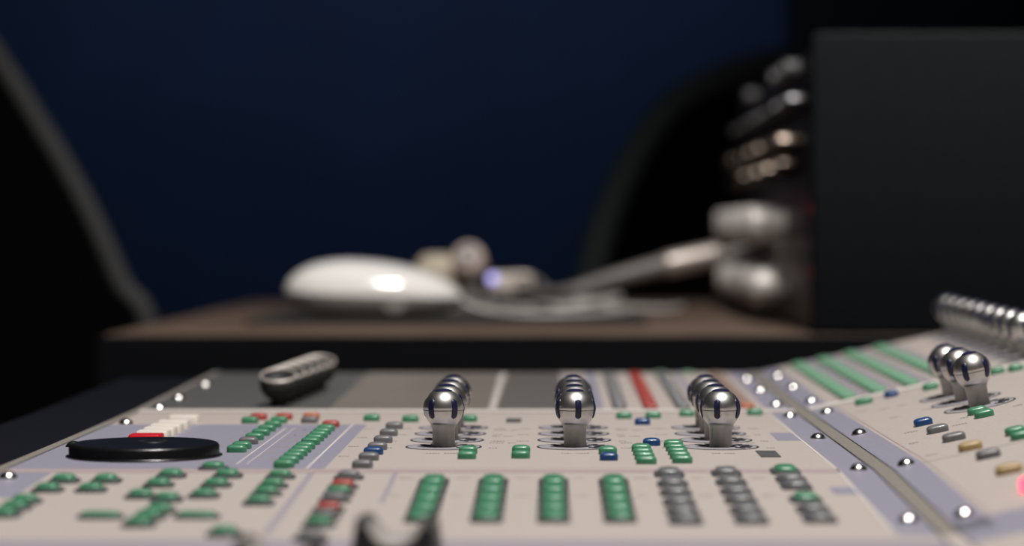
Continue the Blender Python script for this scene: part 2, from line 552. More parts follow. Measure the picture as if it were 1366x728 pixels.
# front panel, four green columns
for X in (-0.0364, -0.0183, 0.0001, 0.0184):
    for k in range(5):
        button('main', X, 0.776 - k * 0.0186, 'green', 0.0066, 0.0135, 0.0024, well=True)
# front panel, three grey columns
for X, L in ((0.0362, ((0.796, 'grey'), (0.7725, 'grey'), (0.7525, 'grey'), (0.732, 'grey'), (0.713, 'grey'), (0.696, 'grey'))),
             (0.0542, ((0.798, 'grey'), (0.776, 'grey'), (0.755, 'grey'), (0.736, 'grey'), (0.715, 'grey'), (0.697, 'grey'))),
             (0.0731, ((0.803, 'green'), (0.783, 'grey'), (0.767, 'grey'), (0.738, 'green'), (0.717, 'grey'), (0.699, 'grey')))):
    for Y, c in L:
        button('main', X, Y, c, 0.0068, 0.010, 0.0024, well=True)
# front panel, green keys round the jog wheel
for X, Y in ((-0.1496, 0.780), (-0.1505, 0.759), (-0.1520, 0.734), (-0.1522, 0.721), (-0.1524, 0.707),
             (-0.1368, 0.780), (-0.1376, 0.759), (-0.1187, 0.792), (-0.1192, 0.770), (-0.1205, 0.745), (-0.1118, 0.738),
             (-0.1105, 0.715), (-0.1114, 0.703), (-0.1120, 0.689), (-0.1083, 0.8125), (-0.1012, 0.792), (-0.1018, 0.770), (-0.1022, 0.746), (-0.0868, 0.672)):
    button('main', X, Y, 'green', 0.0068, 0.0065, 0.0025, well=True)
for X in (-0.1250, -0.0984):
    button('main', X, 0.704, 'green', 0.0106, 0.0050, 0.0018, well=True)
# rear panel columns
for k in range(13):
    Y = 1.098 + k * 0.0175
    button('main', 0.0286, Y, 'grey', 0.0062, 0.0105, 0.0020)
    button('main', 0.0418, Y, 'red', 0.0062, 0.0125, 0.0020)
    button('main', 0.0558, Y, 'grey', 0.0066, 0.0105, 0.0020)
    button('main', 0.0834, Y, 'orange' if k == 0 else 'brown', 0.0062, 0.0105, 0.0020)
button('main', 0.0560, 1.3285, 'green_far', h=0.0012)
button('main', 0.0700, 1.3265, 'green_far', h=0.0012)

# wing buttons
for x, y, c, w_ in ((1233.5, 567.5, 'blue', 25), (1253, 577, 'grey', 29), (1275, 588, 'grey', 31), (1297, 600.5, 'gold', 32),
                    (1321, 611.5, 'grey', 33), (1190.5, 529.5, 'blue', 19), (1154, 539, 'green', 24), (1243, 519.5, 'green', 21),
                    (1332, 498.5, 'green', 20), (1357, 494.5, 'green', 20), (1306, 552.5, 'green', 26), (1315, 556.5, 'green', 26),
                    (1357, 580, 'green', 27), (1364, 586, 'green', 27)):
    bp(x, y, c, w_, 'wing')
bp(1349, 632, 'gold', 36, 'wing')
bp(1384, 655, 'lit_red', 38, 'wing', d=0.007, h=0.004)
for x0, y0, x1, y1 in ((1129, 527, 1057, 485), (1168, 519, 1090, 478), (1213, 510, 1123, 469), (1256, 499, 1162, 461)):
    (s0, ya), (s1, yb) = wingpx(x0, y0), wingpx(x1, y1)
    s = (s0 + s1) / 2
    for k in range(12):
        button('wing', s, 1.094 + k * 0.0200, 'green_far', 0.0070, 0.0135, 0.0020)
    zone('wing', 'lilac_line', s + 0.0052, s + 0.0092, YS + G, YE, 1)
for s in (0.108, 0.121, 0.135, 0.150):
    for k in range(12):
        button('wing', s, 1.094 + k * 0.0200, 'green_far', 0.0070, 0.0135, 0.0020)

# ------------------------------------------------------------------ silver encoder knobs
HEAD = [(0.00415, 0.0), (0.00405, 0.0005), (0.0039, 0.003), (0.0040, 0.0060), (0.0042, 0.0070), (0.0047, 0.0079), (0.0055, 0.0090), (0.0063, 0.0103), (0.0068, 0.0116), (0.00698, 0.0128)]
zc, rh = 0.0131, 0.0071
DOME = [(0.00695, 0.0128), (0.00690, 0.01305), (0.0071, 0.0132)]
for k in range(1, 12):
    a = k / 12 * math.pi / 2
    DOME.append((rh * math.cos(a), 0.0132 + 0.0070 * math.sin(a)))
DOME.append((0.0003, 0.0132 + 0.0070))
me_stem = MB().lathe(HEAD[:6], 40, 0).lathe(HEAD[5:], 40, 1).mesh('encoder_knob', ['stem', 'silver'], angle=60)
me_dome = MB().lathe(DOME, 40).mesh('knob_dome', 'silver', angle=60)


def prof_r(z):
    P = HEAD + DOME[2:]
    for (r0, z0), (r1, z1) in zip(P[:-1], P[1:]):
        if z0 <= z <= z1 and z1 > z0:
            return r0 + (r1 - r0) * (z - z0) / (z1 - z0)
    return P[-1][0]


def grip_mesh():
    mb = MB()
    n, w2, za, zb = 13, 0.00110, 0.0100, 0.0170
    rows = []
    for i in range(n):
        z = za + (zb - za) * i / (n - 1)
        e = min(z - za, zb - z) / w2
        hw = w2 * (math.sqrt(max(0, 1 - (1 - e) ** 2)) if e < 1 else 1) + 0.00003
        rr = prof_r(z)
        row = []
        for q in (-1, -0.9, 0, 0.9, 1):
            th = q * hw / rr
            r = rr + (0.00032 if abs(q) < 1 else -0.0002)
            row.append((r * math.sin(th), -r * math.cos(th), z))
        rows.append(row)
    vs = [p for r in rows for p in r]
    fs = [(i * 5 + j, i * 5 + j + 1, (i + 1) * 5 + j + 1, (i + 1) * 5 + j) for i in range(n - 1) for j in range(4)]
    return mb.add(vs, fs).mesh('grip_pad', 'navy', angle=80)


me_grip = grip_mesh()
CAPR = []
for k in range(5):
    a = R(64 + 26 * k / 4)
    CAPR.append(((rh + 0.0002) * math.cos(a) + 1e-5, 0.0132 + 0.0072 * math.sin(a)))
me_cap = MB().lathe(CAPR, 24).mesh('top_inlay', 'navy', angle=60)


def ring_mesh():
    mb = MB()
    seg = 40
    ro, ri = 0.0135, 0.0127
    c = [(ri * math.cos(2 * math.pi * i / seg), ri * math.sin(2 * math.pi * i / seg), 0.00015) for i in range(seg)]
    o = [(ro * math.cos(2 * math.pi * i / seg), ro * math.sin(2 * math.pi * i / seg), 0.00015) for i in range(seg)]
    mb.add(c, [tuple(range(seg))], 0)
    mb.add(c + o, [(i, (i + 1) % seg, seg + (i + 1) % seg, seg + i) for i in range(seg)], 1)
    for a in (-46, -23, 0, 23, 46, 69, 92, 115, 138):
        T = Matrix.Rotation(R(a), 4, 'Z')
        mb.box(0.0072, 0.0112, -0.00055, 0.00055, 0.0002, 0.0004, 1, T)
    return mb.mesh('encoder_ring', ['ring_face', 'ring_dark'], smooth=False)


me_ring = ring_mesh()


def encoder(side, a, Y, phase, ring=True):
    par = con if side == 'main' else wing
    T = frame(side, a, Y)
    if ring:
        link('encoder_ring', me_ring, T, par, 'printed ring of dark indicator slots')
    k = link('encoder_knob', me_stem, T @ Matrix.Translation((0, 0, 0.0002)), par, 'silver knob with a ball head')
    TT = T @ Matrix.Translation((0, 0, 0.0002))
    link('knob_dome', me_dome, TT, k)
    for i in range(5):
        link('grip_pad', me_grip, TT @ Matrix.Rotation(R(phase + 72 * i), 4, 'Z'), k, 'navy grip pad')
    link('top_inlay', me_cap, TT, k, 'navy top inlay')


for X, ph in ((-0.0386, -36), (0.0077, 9), (0.0590, -14)):
    for k, Y in enumerate((0.898, 0.9275, 0.957, 0.987)):
        encoder('main', X, Y, ph + (0, 7, -5, 12)[k])
s0, yk = wingpx(1307, 541)
for k in range(3):
    encoder('wing', s0, yk + 0.0315 * k, -31 - 7 * k)
for k in range(3):
    encoder('wing', s0 + 0.050, yk + 0.0315 * k, 10 + 6 * k)
for k in range(9):
    encoder('wing', 0.1035, 1.102 + 0.0262 * k, 11 * k)

# dark knobs with bright rims at the left of the rear panel
DK = [(0.0038, 0), (0.0038, 0.003), (0.0062, 0.0042), (0.0085, 0.0068), (0.0091, 0.0095), (0.0090, 0.0118), (0.0083, 0.0126), (0.0076, 0.0116), (0.0060, 0.0090), (0.0003, 0.0080)]


def slant(prof, seg, name, m, ang, caps=True):
    mb = MB().lathe(prof, seg, caps=caps)
    mb.v = [(x, y, z + (0.30 * y + 0.0016) * min(1, max(0, (z - 0.004) / 0.008))) for x, y, z in mb.v]
    return mb.mesh(name, m, angle=ang)


me_dk = slant(DK, 28, 'monitor_knob', 'dark_knob', 50)
me_dr = slant([(0.0089, 0.0119), (0.0092, 0.0124), (0.0090, 0.0131), (0.0085, 0.0133), (0.0081, 0.0129), (0.0081, 0.0122)], 28, 'knob_rim', 'rim_silver', 60, False)
for k in range(6):
    T = frame('main', -0.1192 + 0.0016 * k, 1.106 + 0.0205 * k) @ Matrix.Translation((0, 0, 0.0002)) @ Matrix.Diagonal((0.90, 0.88, 0.93, 1))
    kk = link('monitor_knob', me_dk, T, con, 'charcoal knob with a dished top')
    link('knob_rim', me_dr, T, kk, 'bright rim')

# ------------------------------------------------------------------ screws
me_sc = MB().lathe([(0.0030, 0)] + [(0.0032 * math.sin(R(t)), 0.0032 * math.cos(R(t)) - 0.00105) for t in (68, 60, 52, 44, 36, 28, 20, 12, 5, 0.8)], 28).mesh('screw', 'chrome', angle=60)
SY = (0.697, 0.811, 0.935, 1.046, 1.110, 1.196, 1.276)
for Y in SY:
    link('screw', me_sc, frame('main', 0.0971, Y), con, 'domed chrome screw')
    link('screw', me_sc, frame('wing', 0.0079, Y), wing, 'domed chrome screw')
for Y in (0.680, 0.790, 0.8985, 1.008, 1.093, 1.149, 1.237):
    link('screw', me_sc, frame('main', -0.1690, Y), con, 'domed chrome screw')
link('screw', me_sc, frame('wing', 0.0245, 0.662), wing, 'domed chrome screw')

# ------------------------------------------------------------------ jog wheel, transport keys
T = frame('main', -0.1382, 0.8615)
jw = link('jog_wheel', MB().lathe([(0.0262, 0), (0.0262, 0.0004), (0.0254, 0.0006), (0.0252, 0.0010), (0.0252, 0.0036), (0.0246, 0.0043), (0.0236, 0.0046),
                                   (0.0225, 0.0043), (0.0200, 0.0039), (0.0080, 0.0036), (0.0003, 0.0035)], 72).mesh('jog_wheel', 'black_gloss', angle=50), T, con, 'flat black jog wheel')
me_fd = MB().lathe([(0.0052, 0.0034), (0.0050, 0.00375), (0.0035, 0.0036), (0.0003, 0.0035)], 28).mesh('finger_dimple', 'black_matt', angle=50)
link('finger_dimple', me_fd, T @ Matrix.Translation((0.0005, 0.0150, 0.0002)), jw)


def keymesh(m):
    return MB().loft([rrect(0.0118, 0.0112, 0.0012, 0), rrect(0.0116, 0.0108, 0.0012, 0.0026), rrect(0.0110, 0.0100, 0.0010, 0.0032), rrect(0.0100, 0.0090, 0.0008, 0.0032)]).mesh('transport_key', m)


mk, mr = keymesh('ivory_key'), keymesh('red_key')
for k, (Y, m) in enumerate(((0.9155, mr), (0.932, mk), (0.948, mk), (0.964, mk), (0.982, mk), (1.010, mk))):
    link('transport_key', m, frame('main', -0.1462, Y), con, 'red record key' if k == 0 else 'ivory transport key')

# ------------------------------------------------------------------ fader caps at the near edge


def fader_cap():
    mb = MB()
    n = 15
    rings = []
    W, D, H = 0.0208, 0.026, 0.0094
    for iy in range(9):
        y = -D / 2 + D * iy / 8
        e = 1 - 0.10 * (2 * iy / 8 - 1) ** 2
        top = []
        for ix in range(n):
            u = -1 + 2 * ix / (n - 1)
            z = H * (0.38 + 0.62 * min(1, (abs(u) / 0.74) ** 2.4)) * (1 - 0.10 * (2 * iy / 8 - 1) ** 2)
            if abs(u) > 0.86:
                z *= 0.90
            top.append((u * W / 2 * e, y, z))
        rings.append(top + [(W / 2 * 1.06, y, 0), (-W / 2 * 1.06, y, 0)])
    return mb.loft(rings)


def scoop(x0=-0.66, x1=0.66):
    n = 13
    rows = []
    for iy in range(9):
        y = -0.0131 + 0.0250 * iy / 8
        row = []
        for ix in range(n):
            u = x0 + (x1 - x0) * ix / (n - 1)
            row.append((u * 0.0208 / 2 * 0.97, y, 0.0094 * (0.38 + 0.62 * (abs(u) / 0.74) ** 2.4) * (1 - 0.10 * (2 * iy / 8 - 1) ** 2) + 0.0004))
        rows.append(row)
    vs = [p for r in rows for p in r]
    fs = [(i * n + j, i * n + j + 1, (i + 1) * n + j + 1, (i + 1) * n + j) for i in range(8) for j in range(n - 1)]
    return MB().add(vs, fs).mesh('cap_scoop', 'cap_silver', angle=80)


me_fc, me_fs = fader_cap().mesh('fader_cap', 'cap_grey', angle=50), scoop()
for X, Y in ((-0.0392, 0.640), (-0.0650, 0.603)):
    T = frame('main', X, Y) @ Matrix.Translation((0, 0, 0.0004))
    link('fader_slot', boxmesh('fader_slot', 'ring_dark', -0.0016, 0.0016, -0.05, 0.02, 0, 0.0001), frame('main', X, Y), con)
    fc = link('fader_cap', me_fc, T, con, 'dark scooped fader cap')
    link('cap_scoop', me_fs, T, fc, 'silver scoop of the cap')

# ------------------------------------------------------------------ small printed legends
mb = MB()
rl = random.Random(3)


def legend(side, a, Y, words=2, hgt=0.003):
    T = frame(side, a, Y, 0, 0.00012)
    x = -words * 0.0024
    for _ in range(words):
        for _ in range(rl.randint(3, 5)):
            ww = rl.uniform(0.0004, 0.0008)
            mb.add([(x, -hgt / 2 * rl.uniform(.6, 1), 0), (x + ww, -hgt / 2, 0), (x + ww, hgt / 2, 0), (x, hgt / 2 * rl.uniform(.6, 1), 0)], [(0, 1, 2, 3)], 0, T)
            x += ww + 0.0004
        x += 0.0012


for X in (-0.0386, 0.0077, 0.0590):
    for Y in (0.898, 0.9275, 0.957, 0.987):
        legend('main', X + 0.0185, Y - 0.004, 1)
        legend('main', X - 0.0185, Y - 0.004, 1)
    legend('main', X, 0.872, 2)
for X in (-0.016, 0.031, 0.070):
    for Y in (0.915, 0.945, 0.975):
        legend('main', X - 0.002, Y, 2)
for X in (-0.097, -0.094, -0.116):
    for Y in (0.850, 0.875, 0.900, 0.925, 0.950, 0.975):
        legend('main', X + (0 if X < -0.1 else 0.0), Y, 1)
for Y in (0.86, 0.90, 0.94, 0.98):
    legend('main', -0.070, Y, 1)
for X in (-0.0364, -0.0183, 0.0001, 0.0184, 0.0362, 0.0542, 0.0731):
    legend('main', X - 0.009, 0.79, 1)
    legend('main', X - 0.009, 0.75, 1)
for x, y in ((1150, 548), (1180, 545), (1205, 540), (1195, 556), (1215, 576), (1222, 590), (1245, 606), (1280, 566), (1290, 556), (1360, 540), (1345, 530), (1240, 545)):
    s, Y = wingpx(x, y)
    legend('wing', s, Y, 1)
link('printed_legends', mb.mesh('printed_legends', 'ink', smooth=False), None, con, 'tiny brown printed legends', 'stuff')

# ------------------------------------------------------------------ table under the console
tb = thing('console_table', 'black table that carries the ivory mixing console', 'table', (0.05, 0.95, FLOOR))
link('table_top', boxmesh('table_top', 'black_matt', -0.30, 0.55, 0.57, 1.36, TBL - 0.03, TBL, 0.003), None, tb)
for x in (-0.26, 0.51):
    for y in (0.61, 1.32):
        link('leg', boxmesh('leg', 'black_matt', x - 0.02, x + 0.02, y - 0.02, y + 0.02, FLOOR, TBL - 0.03, 0.002), None, tb)

# ------------------------------------------------------------------ desk behind
DZ, DY0, DY1, DX0, DX1 = 0.0147, 1.530, 2.30, -0.270, 0.72
dk = thing('desk', 'brown wooden desk with a deep charcoal front edge behind the console', 'desk', (0.2, 1.9, FLOOR))
link('desk_top', boxmesh('desk_top', 'wood', DX0, DX1, DY0, DY1, DZ - 0.020, DZ, 0.0015), None, dk)
link('fascia', boxmesh('fascia', 'fascia', DX0 - 0.001, DX1, DY0 - 0.016, DY0 - 0.0002, DZ - 0.16, DZ - 0.0006, 0.001), None, dk, 'charcoal front board')
for x in (DX0 + 0.002, DX1 - 0.022):
    link('leg', boxmesh('leg', 'fascia', x, x + 0.02, DY0 + 0.04, DY1 - 0.04, FLOOR, DZ - 0.020, 0.001), None, dk)

mt = link('mouse_mat', MB().loft([rrect(0.268, 0.27, 0.008, 0), rrect(0.268, 0.27, 0.008, 0.0022), rrect(0.266, 0.268, 0.007, 0.0026)]).mesh('mouse_mat', 'mat_black'),
          Matrix.Translation((-0.071, 1.822, DZ)))
tag(mt, 'thin black mat on the desk under the white mouse', 'mouse mat')
MZ = DZ + 0.00265

# ------------------------------------------------------------------ mouse
MX, MY = -0.1213, 1.727
ms = thing('computer_mouse', 'glossy white computer mouse lying sideways on the black mat', 'computer mouse', (MX, MY, MZ))


def mouse_half(z_lo, z_hi, name, m):
    n, seg = 33, 26
    L, H = 0.0605, 0.0400
    rings = []
    for i in range(n):
        u = -1 + 2 * i / (n - 1)
        u = math.sin(u * math.pi / 2)
        cx = u * L
        t_ = (u + 0.22) / 0.78 if u < -0.22 else (u + 0.22) / 1.22
        pr = max(0.0, 1 - abs(t_) ** 2.15) ** (0.5 if u < -0.22 else 0.62)
        pl_ = max(0.0, 1 - abs(u) ** 2.6) ** 0.5
        wd = 0.031 * max(0.0, 1 - abs(u) ** 2.8) ** 0.5
        zm = 0.0165 - 0.002 * u          # height of the widest line
        zt = zm + (H - 0.0165) * pr
        ring = []
        for k in range(seg + 1):
            t = math.pi * k / seg
            if z_hi:
                ring.append((cx, wd * math.cos(t), zm + (zt - zm) * abs(math.sin(t)) ** 0.92))
            else:
                ring.append((cx * (1 - 0.07 * math.sin(t)), wd * math.cos(t) * (1 - 0.12 * math.sin(t)), zm - (zm - 0.0006) * min(1, 1.35 * math.sin(t)) * (0.25 + 0.75 * pl_)))
        rings.append(ring)
    vs = [p for r in rings for p in r]
    q = seg + 1
    fs = [(i * q + j, i * q + j + 1, (i + 1) * q + j + 1, (i + 1) * q + j) for i in range(n - 1) for j in range(seg)]
    return MB().add(vs, fs).mesh(name, m, angle=80)


TM = Matrix.Translation((MX, MY, MZ)) @ Matrix.Rotation(R(3), 4, 'Z')
link('shell', mouse_half(0, 1, 'shell', 'mouse_white'), TM, ms)
link('base', mouse_half(0, 0, 'base', 'mouse_base'), TM, ms, 'dark grey underside')
link('side_button', MB().lathe([(0.0075, 0), (0.0072, 0.0012), (0.004, 0.0018), (0.0003, 0.002)], 24).mesh('side_button', 'mouse_side'),
     TM @ Matrix.Translation((0.014, -0.0275, 0.0105)) @ Matrix.Rotation(R(90), 4, 'X') @ Matrix.Scale(0.65, 4, (0, 1, 0)), ms, 'grey oval side button')
link('scroll_ball', MB().lathe([(0.0003, -0.003), (0.0022, -0.0022), (0.003, 0), (0.0022, 0.0022), (0.0003, 0.003)], 16).mesh('scroll_ball', 'mouse_side'),
     TM @ Matrix.Translation((-0.040, 0, 0.0352)), ms, 'small grey scroll ball')


def curve_pts(ctrl, n=12):
    out = []
    P = [Vector(p) for p in ctrl]
    P = [2 * P[0] - P[1]] + P + [2 * P[-1] - P[-2]]
    for i in range(1, len(P) - 2):
        for k in range(n):
            t = k / n
            a, b, c, d = P[i - 1], P[i], P[i + 1], P[i + 2]
            out.append(0.5 * ((2 * b) + (-a + c) * t + (2 * a - 5 * b + 4 * c - d) * t * t + (-a + 3 * b - 3 * c + d) * t ** 3))
    out.append(P[-2])
    return out


def at(x, y, Y):
    """point at depth Y seen at photo pixel (x, y)"""
    return Vector(((x - VX) * Y / F, Y, CAMZ - (y - VY) * Y / F))


r = 0.0021
link('mouse_cord', MB().tube(curve_pts([TM @ Vector((0.0590, 0, 0.0115)), TM @ Vector((0.075, 0.000, 0.0055)), (-0.02, 1.752, MZ + r), (0.02, 1.762, MZ + r), (0.046, 1.80, MZ + r),
                                        (0.054, 1.86, MZ + r), (0.048, 1.905, MZ + r), (0.030, 1.94, MZ + r)]), r).mesh('mouse_cord', 'cable_white'), None, ms, 'pale grey cord')

# ------------------------------------------------------------------ small things behind the mouse
b = link('coiled_cable', MB().tube(curve_pts([(-0.06, 1.93, MZ + .003), (-0.03, 1.90, MZ + .0025), (0.0, 1.885, MZ + .0025), (0.03, 1.89, MZ + .006), (0.05, 1.93, MZ + .010), (0.03, 1.965, MZ + .006),
                                              (-0.005, 1.95, MZ + .0028), (-0.02, 1.92, MZ + .0078), (0.01, 1.90, MZ + .0085), (0.045, 1.90, MZ + .0030), (0.085, 1.93, DZ + .0028), (0.10, 1.99, DZ + .0028)]), 0.0025, 8).mesh('coiled_cable', 'cable_white'))
tag(b, 'pale grey cable lying in loose loops on the mat right of the mouse', 'cable')
ring = [(0.0, 0.0, 0.0)]
c0 = at(690, 388, 2.02)
pts = [(c0.x + 0.024 * math.cos(t), c0.y + 0.012 * math.sin(t), MZ + 0.0022 + 0.012 + 0.017 * math.sin(t) - 0.006) for t in [math.pi * k / 20 for k in range(-4, 25)]]
pts = [(x, y, max(z, MZ + 0.0022)) for x, y, z in pts]
o = link('cable_loop', MB().tube(pts, 0.0022, 8).mesh('cable_loop', 'cable_grey'))
tag(o, 'dark grey cable loop arching behind the small beige adapter', 'cable')

ad = thing('plug_adapter', 'rounded cream and pink plug adapter behind right end of the white mouse', 'adapter', (at(612, 395, 1.93).x, 1.93, MZ))
p = at(583, 400, 1.93)
me = MB().loft([rrect(0.034, 0.026, 0.007, 0), rrect(0.034, 0.026, 0.008, 0.028), rrect(0.031, 0.024, 0.009, 0.037), rrect(0.021, 0.016, 0.007, 0.0415), rrect(0.010, 0.008, 0.003, 0.0425)]).mesh('body', 'cream', angle=60)
link('body', me, Matrix.Translation((p.x, 1.935, MZ)), ad, 'cream block')
p = at(625, 352, 1.92)
HD = [(0.0003, -0.015), (0.008, -0.0138), (0.0120, -0.008), (0.0131, 0), (0.0124, 0.008), (0.0085, 0.0138), (0.0003, 0.015)]
tilt = Matrix.Translation((p.x, 1.925, p.z)) @ Matrix.Rotation(R(62), 4, 'X') @ Matrix.Scale(1.12, 4, (0, 1, 0))
link('round_head', MB().lathe(HD, 28).mesh('round_head', 'pink', angle=60), tilt, ad, 'pinkish round head')
link('socket', MB().lathe([(0.0068, 0.0118), (0.0068, 0.0150), (0.0056, 0.0160), (0.0048, 0.0150), (0.0003, 0.0148)], 24).mesh('socket', 'mid_grey'), tilt, ad, 'grey socket')
link('red_band', MB().lathe([(0.0128, -0.010), (0.0140, -0.007), (0.0140, -0.004), (0.0132, -0.001)], 28).mesh('red_band', 'wine'), tilt, ad, 'wine red band')
link('neck', MB().lathe([(0.010, 0), (0.0095, 0.008), (0.008, 0.016), (0.0075, max(0.02, p.z - MZ - 0.008))], 20).mesh('neck', 'cable_grey'), Matrix.Translation((p.x + 0.001, 1.925, MZ)), ad, 'dark neck standing on the mat')

us = thing('usb_adapter', 'small beige adapter with a blue light right of the mouse', 'adapter', (at(680, 390, 1.95).x, 1.95, MZ))
p = at(681, 376, 1.95)
tk = 0.0140
link('base', MB().loft([rrect(0.028, 0.016, 0.003, 0), rrect(0.028, 0.016, 0.003, 0.0128), rrect(0.026, 0.014, 0.003, 0.0134)]).mesh('base', 'black_matt', angle=50), Matrix.Translation((p.x, 1.951, MZ)), us, 'dark foot')
link('body', MB().loft([rrect(0.033, 0.014, 0.003, 0), rrect(0.034, 0.015, 0.003, 0.003), rrect(0.034, 0.015, 0.003, tk - 0.003), rrect(0.031, 0.012, 0.002, tk)]).mesh('body', 'beige', angle=50), Matrix.Translation((p.x, 1.95, MZ + 0.0135)), us)
q = at(657, 374, 1.94)
link('light', MB().lathe([(0.0036, 0), (0.0036, 0.0010), (0.0022, 0.0020), (0.0003, 0.0024)], 20).mesh('light', 'blue_led'), Matrix.Translation((q.x, 1.9425, q.z + 0.0015)) @ Matrix.Rotation(R(90), 4, 'X'), us, 'glowing blue light')
q = at(697, 377, 1.94)
link('port_ring', MB().lathe([(0.0058, 0), (0.0058, 0.0016), (0.0046, 0.0022), (0.0038, 0.0008), (0.0003, 0.0006)], 24).mesh('port_ring', 'barrel'), Matrix.Translation((q.x, 1.9425, q.z + 0.001)) @ Matrix.Rotation(R(90), 4, 'X'), us, 'round metal port')
p = at(725, 380, 1.99)
o = thing('plug', 'short grey plug right of the beige adapter on the mat', 'plug', (p.x, 1.99, MZ))
link('housing', MB().lathe([(0.004, -0.012), (0.0075, -0.011), (0.0078, 0.008), (0.006, 0.011), (0.003, 0.012)], 22).mesh('housing', 'mid_grey', angle=50), Matrix.Translation((p.x, 1.99, MZ + 0.0079)) @ Matrix.Rotation(R(80), 4, 'X'), o)
link('ferrule', MB().lathe([(0.0042, 0.0118), (0.0042, 0.016), (0.003, 0.0165), (0.0003, 0.0165)], 20).mesh('ferrule', 'barrel'), Matrix.Translation((p.x, 1.99, MZ + 0.0079)) @ Matrix.Rotation(R(80), 4, 'X'), o)

# plug lead leaning up to the rack
pl = thing('jack_lead', 'thick grey lead with a metal barrel leaning from desk to rack', 'cable', (at(750, 395, 1.90).x, 1.90, DZ))
A, B, D_ = at(752, 391, 1.86), at(886, 354, 1.875), at(963, 338, 1.885)
A.z = max(A.z, DZ + 0.0046)
ax = (D_ - B).normalized()
link('lead', MB().tube(curve_pts([A + Vector((-0.03, 0.05, -0.0)), A, A.lerp(B, 0.5) + Vector((0, 0, 0.0005)), B]), lambda t: 0.0042 + 0.0036 * t, 12).mesh('lead', 'cable_grey'), None, pl)
Q = ax.to_track_quat('Z', 'Y').to_matrix().to_4x4()
LB = (D_ - B).length
link('barrel', MB().lathe([(0.0078, 0), (0.0086, 0.001), (0.0090, 0.006), (0.0090, LB - 0.006), (0.0082, LB - 0.001), (0.0066, LB), (0.0003, LB)], 28).mesh('barrel', 'barrel', angle=50), Matrix.Translation(B) @ Q, pl, 'pale metal barrel')
link('tip', MB().lathe([(0.0032, LB), (0.0032, LB + 0.030), (0.002, LB + 0.034), (0.0003, LB + 0.036)], 16).mesh('tip', 'chrome', angle=50), Matrix.Translation(B) @ Q, pl)

# ------------------------------------------------------------------ rack cabinet with four units
CX, CZ = 0.1562, 0.1945
cb = thing('rack_cabinet', 'big charcoal equipment cabinet standing on the right of the desk', 'cabinet', (0.42, 1.80, DZ))
link('side_panel', boxmesh('side_panel', 'cabinet', CX, 0.70, DY0 + 0.0005, DY0 + 0.019, DZ, CZ, 0.0016), None, cb, 'charcoal panel facing the console')
link('side_panel', boxmesh('side_panel', 'cabinet', CX, 0.70, 2.1415, 2.160, DZ, CZ, 0.0016), None, cb)
link('top_panel', boxmesh('top_panel', 'cabinet', CX + 0.001, 0.699, DY0 + 0.0192, 2.1412, CZ - 0.0038, CZ - 0.0008, 0.0005), None, cb)
link('back_panel', boxmesh('back_panel', 'cabinet', 0.690, 0.699, DY0 + 0.0195, 2.1410, DZ, CZ - 0.0042), None, cb)


link('edge_glint', boxmesh('edge_glint', 'edge_glint', CX + 0.0018, 0.698, DY0 + 0.001, DY0 + 0.0185, CZ + 0.0001, CZ + 0.0012, 0.0004), None, cb, 'lighter strip, painted highlight of the top edge')  # highlight along the panel's top edge, put in as a paler strip


def knob_mesh(rad, ln, m, ribs=True):
    seg = 36
    rings = []
    for rr, z in ((0.92, 0), (1.0, 0.06 * ln), (1.0, 0.82 * ln), (0.93, 0.95 * ln), (0.80, ln), (0.02, ln * 0.97)):
        ring = []
        for i in range(seg):
            f = 1 - (0.05 if ribs and i % 3 == 0 and 0.9 < rr else 0)
            a = 2 * math.pi * i / seg
            ring.append((rad * rr * f * math.cos(a), rad * rr * f * math.sin(a), z))
        rings.append(ring)
    return MB().loft(rings).mesh('knob', m, angle=40)


UY0, UY1, UX = DY0 + 0.022, 2.138, 0.1595
LEFT = Matrix.Rotation(R(-90), 4, 'Y')


def unit(z0, z1, face, label, rows):
    u = thing('rack_unit', label, 'rack unit', (0.40, 1.80, z0), 'audio units in the rack cabinet')
    link('case', boxmesh('case', 'rack_face', UX + 0.004, 0.60, UY0 + 0.012, UY1 - 0.012, z0, z1), None, u)
    link('front_plate', boxmesh('front_plate', face, UX, UX + 0.0038, UY0, UY1, z0 + 0.0006, z1 - 0.0006, 0.001), None, u)
    for z, rad, ln, m, ys in rows:
        km = knob_mesh(rad, ln, m)
        for y in ys:
            k = link('knob', km, Matrix.Translation((UX - 0.0002, y, z)) @ LEFT, u, {'rack_silver': 'silver ribbed knob', 'rack_bronze': 'bronze ribbed knob'}.get(m))
            link('pointer', boxmesh('pointer', 'white_line', -0.0006, 0.0006, 0.2 * rad, 0.75 * rad, ln * 0.985, ln + 0.0004), Matrix.Translation((UX - 0.0002, y, z)) @ LEFT, k)
    for y in (UY0 + 0.006, UY1 - 0.006):
        for z in (z0 + 0.009, z1 - 0.009):
            link('screw', me_sc, Matrix.Translation((UX, y, z)) @ LEFT, u)
    return u


